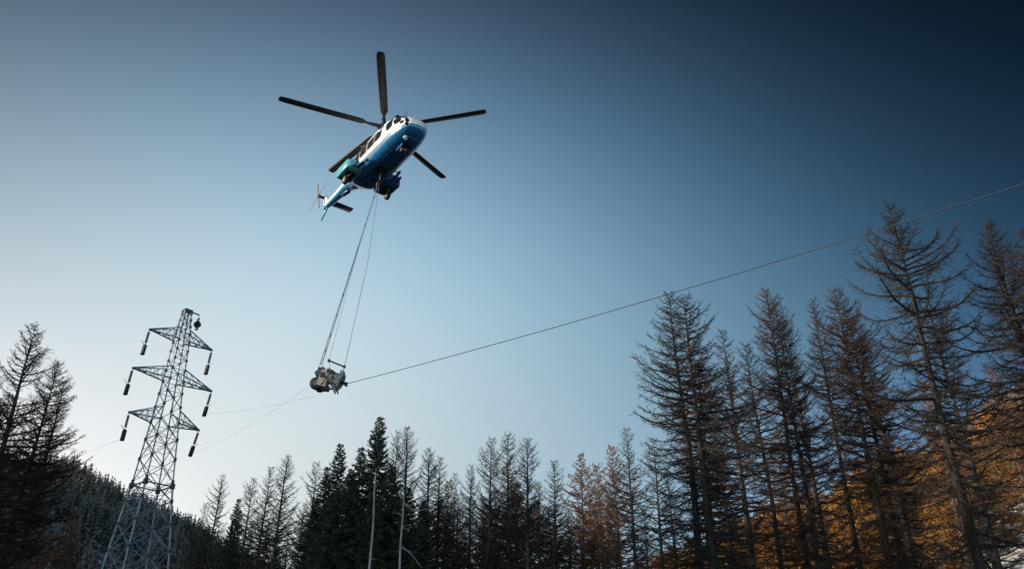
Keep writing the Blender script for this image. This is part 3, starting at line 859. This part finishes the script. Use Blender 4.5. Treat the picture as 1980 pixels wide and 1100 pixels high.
# phase: measured from the picture
n3 = Vector((0, 0, 1)); e1 = Vector((0, 1, 0)).cross(n3).normalized(); e2 = n3.cross(e1)
for k in range(5):
    a = -.2233 - k * 2 * pi / 5
    d = e1 * cos(a) + e2 * sin(a); ang = atan2(d.y, d.x) - HROT
    Rk = Matrix.Rotation(ang, 3, 'Z')
    m.tube([Rk @ Vector((.3, 0, 0)) + Vector((0, 0, HUBH)), Rk @ Vector((.75, 0, 0)) + Vector((0, 0, HUBH)), Rk @ Vector((1.25, 0, 0)) + Vector((0, 0, HUBH))], [.14, .12, .09], 8)
    m.tube([Rk @ Vector((.9, -.22, 0)) + Vector((0, 0, HUBH - .02)), Rk @ Vector((.9, .05, 0)) + Vector((0, 0, HUBH - .02))], .035, 6)
hubo = m.build('rotor_hub', M_dark, heli)
for k in range(5):
    a = -.2233 - k * 2 * pi / 5
    d = e1 * cos(a) + e2 * sin(a); ang = atan2(d.y, d.x) - HROT
    m = MB(); rings = []
    for x, ch, tw_, th_ in ((1.15, .16, 4, .07), (1.5, .26, 4, .07), (1.8, .56, 4, .075), (4, .60, 2, .07), (6.5, .62, 0, .06), (7.7, .62, -1, .055), (8.0, .52, -1, .045), (8.1, .34, -1, .02)):
        zc = .12 * (x / 8.1) ** 2 + .0 * x; t_ = radians(tw_ + 4); r = []
        for q, (u, v) in enumerate(((-.5, 0), (-.38, .75), (-.15, 1), (.2, .6), (.5, .05), (.2, -.35), (-.15, -.55), (-.38, -.5))):
            yy, zz = u * ch + ch * .1, v * th_
            r.append(Vector((x, yy * cos(t_) - zz * sin(t_), zc + yy * sin(t_) + zz * cos(t_))))
        rings.append(r)
    m.loft(rings)
    b = m.build('rotor_blade', M_blade, heli, True)
    b.location = (0, 0, HUBH); b.rotation_euler = (0, 0, ang); b.scale = (1 / HS,) * 3
# sponsons with the main wheels
for s in (-1, 1):
    m = MB(); pod(m, [(-.75, s * 1.35, .40, .30, .16), (-.85, s * 1.42, .38, .50, .30), (-1.1, s * 1.48, .36, .60, .37), (-2.6, s * 1.48, .38, .60, .37), (-2.85, s * 1.42, .42, .50, .30), (-2.95, s * 1.35, .46, .32, .18)], 28, 7)
    sp_ = m.build('sponson', M_teal if s < 0 else M_blue, heli, True)
    m = MB(); m.box((-1.95, s * 1.48, 0.0), (1.25, .66, .03)); m.build('wheel_bay', M_hole, sp_)
    m = MB(); m.tube([(-1.8, s * 1.5, .10), (-2.0, s * 1.62, -.30)], .07, 8); m.bar((-1.5, s * 1.5, .0), (-2.0, s * 1.62, -.26), .07); m.build('wheel_strut', M_rim, heli)
    w_ = MB(); w_.tube([(-2.0, s * 1.50, -.34), (-2.0, s * 1.54, -.34), (-2.0, s * 1.72, -.34), (-2.0, s * 1.76, -.34)], [.26, .33, .33, .26], 20); wo_ = w_.build('main_wheel', M_tyre, heli, True)
    r_ = MB(); r_.tube([(-2.0, s * 1.495, -.34), (-2.0, s * 1.765, -.34)], .15, 14); r_.build('rim', M_rim, wo_)
    m = MB()
    m.tube([(.5, s * 1.22, .14), (.35, s * 1.25, .14), (-.75, s * 1.35, .14)], [.05, .10, .10], 8); m.bar((.2, s * 1.2, .16), (.2, s * .95, .26), .05)
    m.tube([(-.1, s * 1.62, .18), (-.25, s * 1.65, .18), (-.9, s * 1.68, .18)], [.04, .09, .09], 8)
    m.build('boarding_step', M_navy, heli)
# nose wheel in its bay
m = MB(); belly_panel(m, 3.25, 0, .95, .62, .012); m.build('nose_wheel_bay', M_hole, heli)
nw = MB()
for s in (-1, 1): nw.tube([(3.3, s * .10, -.30), (3.3, s * .13, -.30), (3.3, s * .22, -.30), (3.3, s * .25, -.30)], [.17, .22, .22, .17], 16)
nwo = nw.build('nose_wheel', M_tyre, heli, True)
m = MB(); m.tube([(3.3, -.28, -.30), (3.3, .28, -.30)], .09, 10); m.build('rim', M_rim, nwo)
m = MB(); m.tube([(3.15, 0, .1), (3.3, 0, -.30)], .07, 8); m.bar((2.85, 0, .04), (3.27, 0, -.2), .05); m.build('nose_strut', M_rim, heli)
for s in (-1, 1):
    m = MB(); m.box((3.25, s * .36, -.14), (.85, .03, .28)); m.build('bay_door', M_blue, heli)
# sling hatch, lamp, skin details
m = MB(); belly_panel(m, .15, 0, 1.0, .75, .012, 5); m.build('sling_hatch', M_hole, heli)
HOOK = Vector((.05, 0, -.42))
m = MB(); m.tube([(.4, .25, 0), tuple(HOOK)], .025, 5); m.tube([(.4, -.25, 0), tuple(HOOK)], .025, 5); m.tube([(-.3, .25, 0), tuple(HOOK)], .025, 5); m.tube([(-.3, -.25, 0), tuple(HOOK)], .025, 5); m.box(HOOK, (.2, .14, .28)); m.build('cargo_hook', M_dark, heli)
m = MB(); m.tube([(4.15, -.42, .02), (4.17, -.42, -.07)], [.15, .14], 14); m.tube([(4.17, -.42, -.07), (4.175, -.42, -.075)], [.12, .12], 14); m.build('landing_lamp', M_lamp, heli)
m = MB(); m.box((2.3, .45, -.08), (.5, .03, .22)); m.build('belly_antenna', M_navy, heli)
m = MB(); m.box((-2.2, -.15, -.02), (.7, .03, .22)); m.build('belly_antenna', M_navy, heli)
m = MB(); belly_panel(m, 4.35, 0, .12, .9, .010); m.build('nose_stripe', M_teal, heli)
m = MB(); belly_panel(m, 1.7, 0, .9, .9, .010); m.build('belly_hatch', mat("blue_panel", (.010, .10, .23), .35), heli)
for x in (2.7, 1.1, -.7, -1.6):
    m = MB(); pts_ = []
    for k in range(25):
        y = (-1 + 2 * k / 24) * .97; zb, zt, hw, ex = hsec(x)
        pts_.append((x, y * hw, (zb + zt) / 2 - (1 - abs(y) ** ex) ** (1 / ex) * (zt - zb) / 2 - .004))
    m.tube(pts_, .016, 4); m.build('panel_joint', M_navy, heli)
for y in (-.55, .55):
    m = MB(); m.tube([(x / 10, y, hsec(x / 10)[0] - .004 + .012) for x in range(30, -25, -5)], .02, 4); m.build('belly_strake', M_navy, heli)
for x, y, a, b in ((-1.2, .1, .5, .35), (2.1, -.5, .3, .3), (1.2, .45, .25, .5), (-2.0, .4, .3, .25)):
    m = MB(); belly_panel(m, x, y, a, b, .011, 4); m.build('access_panel', M_navy, heli)
# rear underside pods
m = MB(); pod(m, [(-2.7, -.25, .36, .12, .10), (-3.0, -.25, .42, .26, .2), (-3.8, -.25, .62, .26, .2), (-4.3, -.25, .82, .1, .1)]); m.build('rear_pod', M_navy, heli, True)
m = MB(); pod(m, [(-5.0, 0, 1.1, .06, .05), (-5.2, 0, 1.12, .17, .14), (-6.1, 0, 1.3, .17, .14), (-6.4, 0, 1.42, .05, .05)]); m.build('flotation_bag', M_navy, heli, True)
# tail fin, stabiliser, tail rotor
def slab(m, P, Q, cP, cQ, tP, tQ, axis=Vector((0, 1, 0))):
    """wing-like slab from P to Q with chords along x"""
    rings = []
    for p, c, t_ in ((P, cP, tP), (P.lerp(Q, .5), (cP + cQ) / 2, (tP + tQ) / 2), (Q, cQ, tQ)):
        rings.append([p + Vector((c * .5, 0, 0)), p + Vector((c * .3, 0, 0)) + axis * t_ * .8, p + Vector((-.1 * c, 0, 0)) + axis * t_ * .9, p + Vector((-c * .5, 0, 0)), p + Vector((-.1 * c, 0, 0)) - axis * t_ * .9, p + Vector((c * .3, 0, 0)) - axis * t_ * .8])
    m.loft(rings)
m = MB(); slab(m, Vector((-9.05, 0, 1.8)), Vector((-9.95, 0, 3.35)), 1.25, .7, .13, .08); m.build('tail_fin', M_white, heli, True)
m = MB(); slab(m, Vector((-9.0, 0, 1.85)), Vector((-9.8, 0, .95)), 1.0, .3, .11, .05); m.build('ventral_fin', M_teal, heli, True)
m = MB(); slab(m, Vector((-9.05, .1, 2.3)), Vector((-9.15, 2.1, 2.3)), .85, .75, .07, .05, Vector((0, 0, 1))); m.build('stabiliser', M_navy, heli, True)
TR = Vector((-9.8, -.42, 3.0))
m = MB(); m.tube([(-9.8, 0, 3.0), tuple(TR)], [.14, .10], 10); m.tube([tuple(TR), tuple(TR + Vector((0, -.1, 0)))], [.2, .18], 12); m.build('tail_rotor_hub', M_dark, heli)
for k in range(4):
    a = radians(20 + 90 * k); m = MB()
    m.loft([[TR + Vector((cos(a) * r_ - sin(a) * u * ch, -.06 + w * .02, sin(a) * r_ + cos(a) * u * ch)) for u, w in ((-.5, 0), (0, 1), (.5, 0), (0, -1))] for r_, ch in ((.15, .12), (.4, .2), (1.35, .2), (1.5, .12))])
    m.build('tail_rotor_blade', M_blade, heli)
# cockpit mirror on its boom ahead of the nose
m = MB(); m.tube([(4.55, -.5, .4), (5.4, -1.05, .2), (5.62, -1.15, .1)], .014, 5); m.tube([(4.7, -.2, .35), (5.62, -1.15, .1)], .010, 5); mo = m.build('mirror_boom', M_dark, heli)
m = MB(); m.tube([(5.72, -1.15, .12), (5.66, -1.15, .11), (5.60, -1.15, .10)], [.10, .16, .16], 14); m.tube([(5.64, -1.15, -.18), (5.60, -1.15, -.18)], [.13, .13], 12); m.build('mirror', M_black, mo)
m = MB(); m.tube([(3.6, -.30, 2.0), (3.8, -.30, 2.45)], .02, 5); m.tube([(3.3, .3, 2.1), (3.35, .3, 2.6)], .02, 5); m.build('whip_antenna', M_dark, heli)

# ------------------------------------------------------------------ hanging load
RH = Matrix.Rotation(HROT, 3, 'Z')
HOOKW = RH @ (HOOK * HS) + hub_w - Vector((0, 0, HUBH * HS))
LD = 54.0
LC = at_depth(636, 738, LD)
RU = Vector((1, 0, 0)); UU = Vector((0, -SP, CP)); FF = Vector((0, CP, SP))
M_tank = mat("green_grey_drum", (.24, .24, .21), .6, col2=(.36, .35, .31), scale=3)
M_beige = mat("beige_casing", (.70, .55, .40), .7, col2=(.42, .32, .23), scale=4)
M_brown = mat("oily_brown_metal", (.09, .055, .035), .6, col2=(.18, .13, .09), scale=5)
M_red = mat("dark_red_motor", (.10, .025, .02), .6)
M_blued = mat("dark_blue_tank", (.03, .06, .10), .5)
load = empty('stringing_winch', LC, 0, 'grey and beige winch machine hanging under the helicopter', 'winch')
px2m = LD / F * .86
def L_(px, py, dy=0.0):   # offsets inside the machine, metres
    return Vector(((px - 636) * px2m, dy, (738 - py) * px2m / CP * 1.0))
m = MB(); a, b = L_(636, 728, 0), L_(662, 738, 0)
m.tube([a, a.lerp(b, .1), a.lerp(b, .9), b], [.40, .44, .44, .42], 20); dr = m.build('drum', M_tank, load, True)
m = MB(); dd = (b - a).normalized(); m.tube([a - dd * .05, a + dd * .03], .52, 20); m.tube([b - dd * .02, b + dd * .07], .56, 20); m.build('flange', M_tank, dr)
m = MB(); m.box(L_(663, 724), (.22, .5, .55), Matrix.Rotation(.25, 3, 'Y')); m.build('lifting_ear', M_tank, load)
m = MB(); m.tube([b, b + dd * .38], [.12, .10], 10); m.box(b + dd * .42, (.16, .22, .24)); m.build('rope_guide', M_black, load)
m = MB(); m.box(L_(624, 736), (.62, .85, .95), Matrix.Rotation(.2, 3, 'Y'), taper=.85); m.box(L_(628, 722), (.5, .7, .4)); m.build('gearbox', M_beige, load)
m = MB(); m.box(L_(617, 716), (.42, .62, .36), Matrix.Rotation(.15, 3, 'Y')); m.tube([L_(610, 722, -.3), L_(610, 722, .3)], .18, 12); m.build('fuel_tank', M_blued, load)
m = MB(); m.box(L_(634, 716), (.34, .5, .38), Matrix.Rotation(-.2, 3, 'Y'), taper=.7); m.tube([L_(620, 712), L_(618, 706)], .09, 8); m.build('engine', M_tank, load)
m = MB(); c = L_(609, 743, -.28)
m.tube([c, c + Vector((0, .06, 0)), c + Vector((0, .24, 0)), c + Vector((0, .3, 0))], [.34, .42, .42, .34], 18); w_ = m.build('wheel', M_black, load, True)
m = MB(); m.tube([c - Vector((0, .02, 0)), c + Vector((0, .32, 0))], .2, 14); m.build('rim', M_brown, w_)
m = MB(); c = L_(612, 741, .55)
m.tube([c, c + Vector((0, .24, 0))], .36, 18); w_ = m.build('wheel', M_black, load, True)
m = MB(); m.bar(L_(609, 741, 0), L_(625, 741, 0), .14); m.bar(L_(612, 752, 0), L_(652, 752, .1), .10); m.build('chassis', M_brown, load)
m = MB(); m.tube([L_(622, 752), L_(638, 753)], .20, 12); m.build('hydraulic_motor', M_red, load)
m = MB(); m.tube([L_(646, 744), L_(653, 763)], [.2, .05], 6); m.tube([L_(650, 744, .35), L_(657, 760, .35)], [.12, .04], 6); m.build('support_leg', M_tank, load)
m = MB(); m.box(L_(641, 722, -.42), (.5, .16, .22), Matrix.Rotation(.3, 3, 'Y')); m.build('control_box', M_dark, load)
m = MB(); m.tube([L_(626, 727, -.5), L_(632, 733, -.6), L_(630, 744, -.55), L_(622, 748, -.45)], .035, 6); m.build('hose', M_black, load)
m = MB(); m.tube([L_(646, 735, -.56), L_(648, 735, -.58)], .13, 10); m.build('hub_cap', M_brown, load)
m = MB(); m.box(L_(624, 728, -.46), (.3, .08, .3)); m.build('vent_grille', M_black, load)
m = MB(); m.bar(L_(618, 712, -.2), L_(660, 724, -.2), .05); m.bar(L_(618, 712, .2), L_(660, 724, .2), .05); m.build('lifting_frame', M_dark, load)

M_cable = mat("steel_cable", (.26, .30, .35), .6)
M_rope = mat("pilot_rope", (.06, .07, .085), .95)
def hang(p, q, sag, n=24):
    return [p.lerp(q, i / n) - Vector((0, 0, sag * 4 * (i / n) * (1 - i / n))) for i in range(n + 1)]
def cable(name, pts, r, mt, label, cat, group=None):
    m = MB(); m.tube(pts, r, 6); return tag(m.build(name, mt, None, True), label, cat, group)
SB = MB()
la = at_depth(620, 706, LD)
# main line: doubled rope with clamps
mp = empty('sling_line', la, 0, 'thick doubled lifting line from the helicopter belly to the winch', 'cable')
H0 = HOOKW - Vector((0, 0, .14)) - la
m = MB(); sd = Vector((.05, 0, 0))
m.tube([H0, H0.lerp(sd, .5) + sd * .6, sd * 1.2], .032, 6); m.tube([H0, H0.lerp(sd, .5) - sd * .6, -sd * 1.2], .032, 6)
m.build('rope', M_cable, mp, True)
for t_ in (.12, .28, .42, .55, .66, .76, .86, .93):
    m = MB(); c = H0.lerp(Vector(), t_); dn = H0.normalized(); m.tube([c - dn * .10, c + dn * .10], .06, 8); m.build('clamp', M_cable, mp)
m = MB(); c = H0.lerp(Vector(), .045); dn = H0.normalized(); m.tube([c + dn * .35, c, c - dn * .3], [.05, .16, .07], 8); m.build('swivel', M_dark, mp)
# spreader bar with its two thin lines
s1, s2 = at_depth(636, 697, LD), at_depth(666, 709, LD)
sb = empty('spreader_bar', (s1 + s2) / 2, 0, 'thin steel spreader bar hanging just above the winch', 'spreader bar')
m = MB(); c = (s1 + s2) / 2; m.bar(s1 - c, s2 - c, .08); m.build('bar', M_dark, sb)
for p in (s1, s2):
    m = MB(); m.box(p - c, (.15, .13, .17)); m.build('shackle', M_dark, sb)
cable('tag_line', [HOOKW, HOOKW.lerp(s1, .5) + Vector((-.12, 0, 0)), s1], .013, M_cable, 'thin line from the helicopter hook to the left end of the spreader bar', 'cable')
cable('tag_line', [HOOKW, HOOKW.lerp(s2, .5) + Vector((.25, 0, 0)), s2], .018, M_cable, 'thin line from the helicopter hook to the right end of the spreader bar', 'cable')
cable('lifting_strop', [s1, LC + L_(638, 716)], .014, M_cable, 'short thin strop from the left end of the spreader bar down to the winch', 'cable')
cable('lifting_strop', [s2, LC + L_(663, 722)], .014, M_cable, 'short thin strop from the right end of the spreader bar down to the winch', 'cable')

# pilot rope pulled out over the tree tops and back to the tower
pe = at_depth(669, 742, LD)
pr = at_depth(2700, 118, 30)
cable('pilot_rope', hang(pe, pr, .55, 40), .021, M_rope, 'long rope running from the winch up over the tree tops to the right edge', 'rope')
cable('pilot_rope', hang(at_depth(607, 765, LD), pulley_pos[3], .25), .0045, M_rope, 'thin rope from the winch to the middle right arm of the lattice tower', 'rope')
cable('pilot_rope', hang(at_depth(600, 744, LD), pulley_pos[5], .45), .0045, M_rope, 'thin sagging rope from the winch to the lower right arm of the lattice tower', 'rope')
far = at_depth(-500, 1120, 190)
cable('pilot_rope', hang(pulley_pos[4], far, 1.0), .006, M_rope, 'faint rope leading left from the lower left arm of the lattice tower', 'rope')
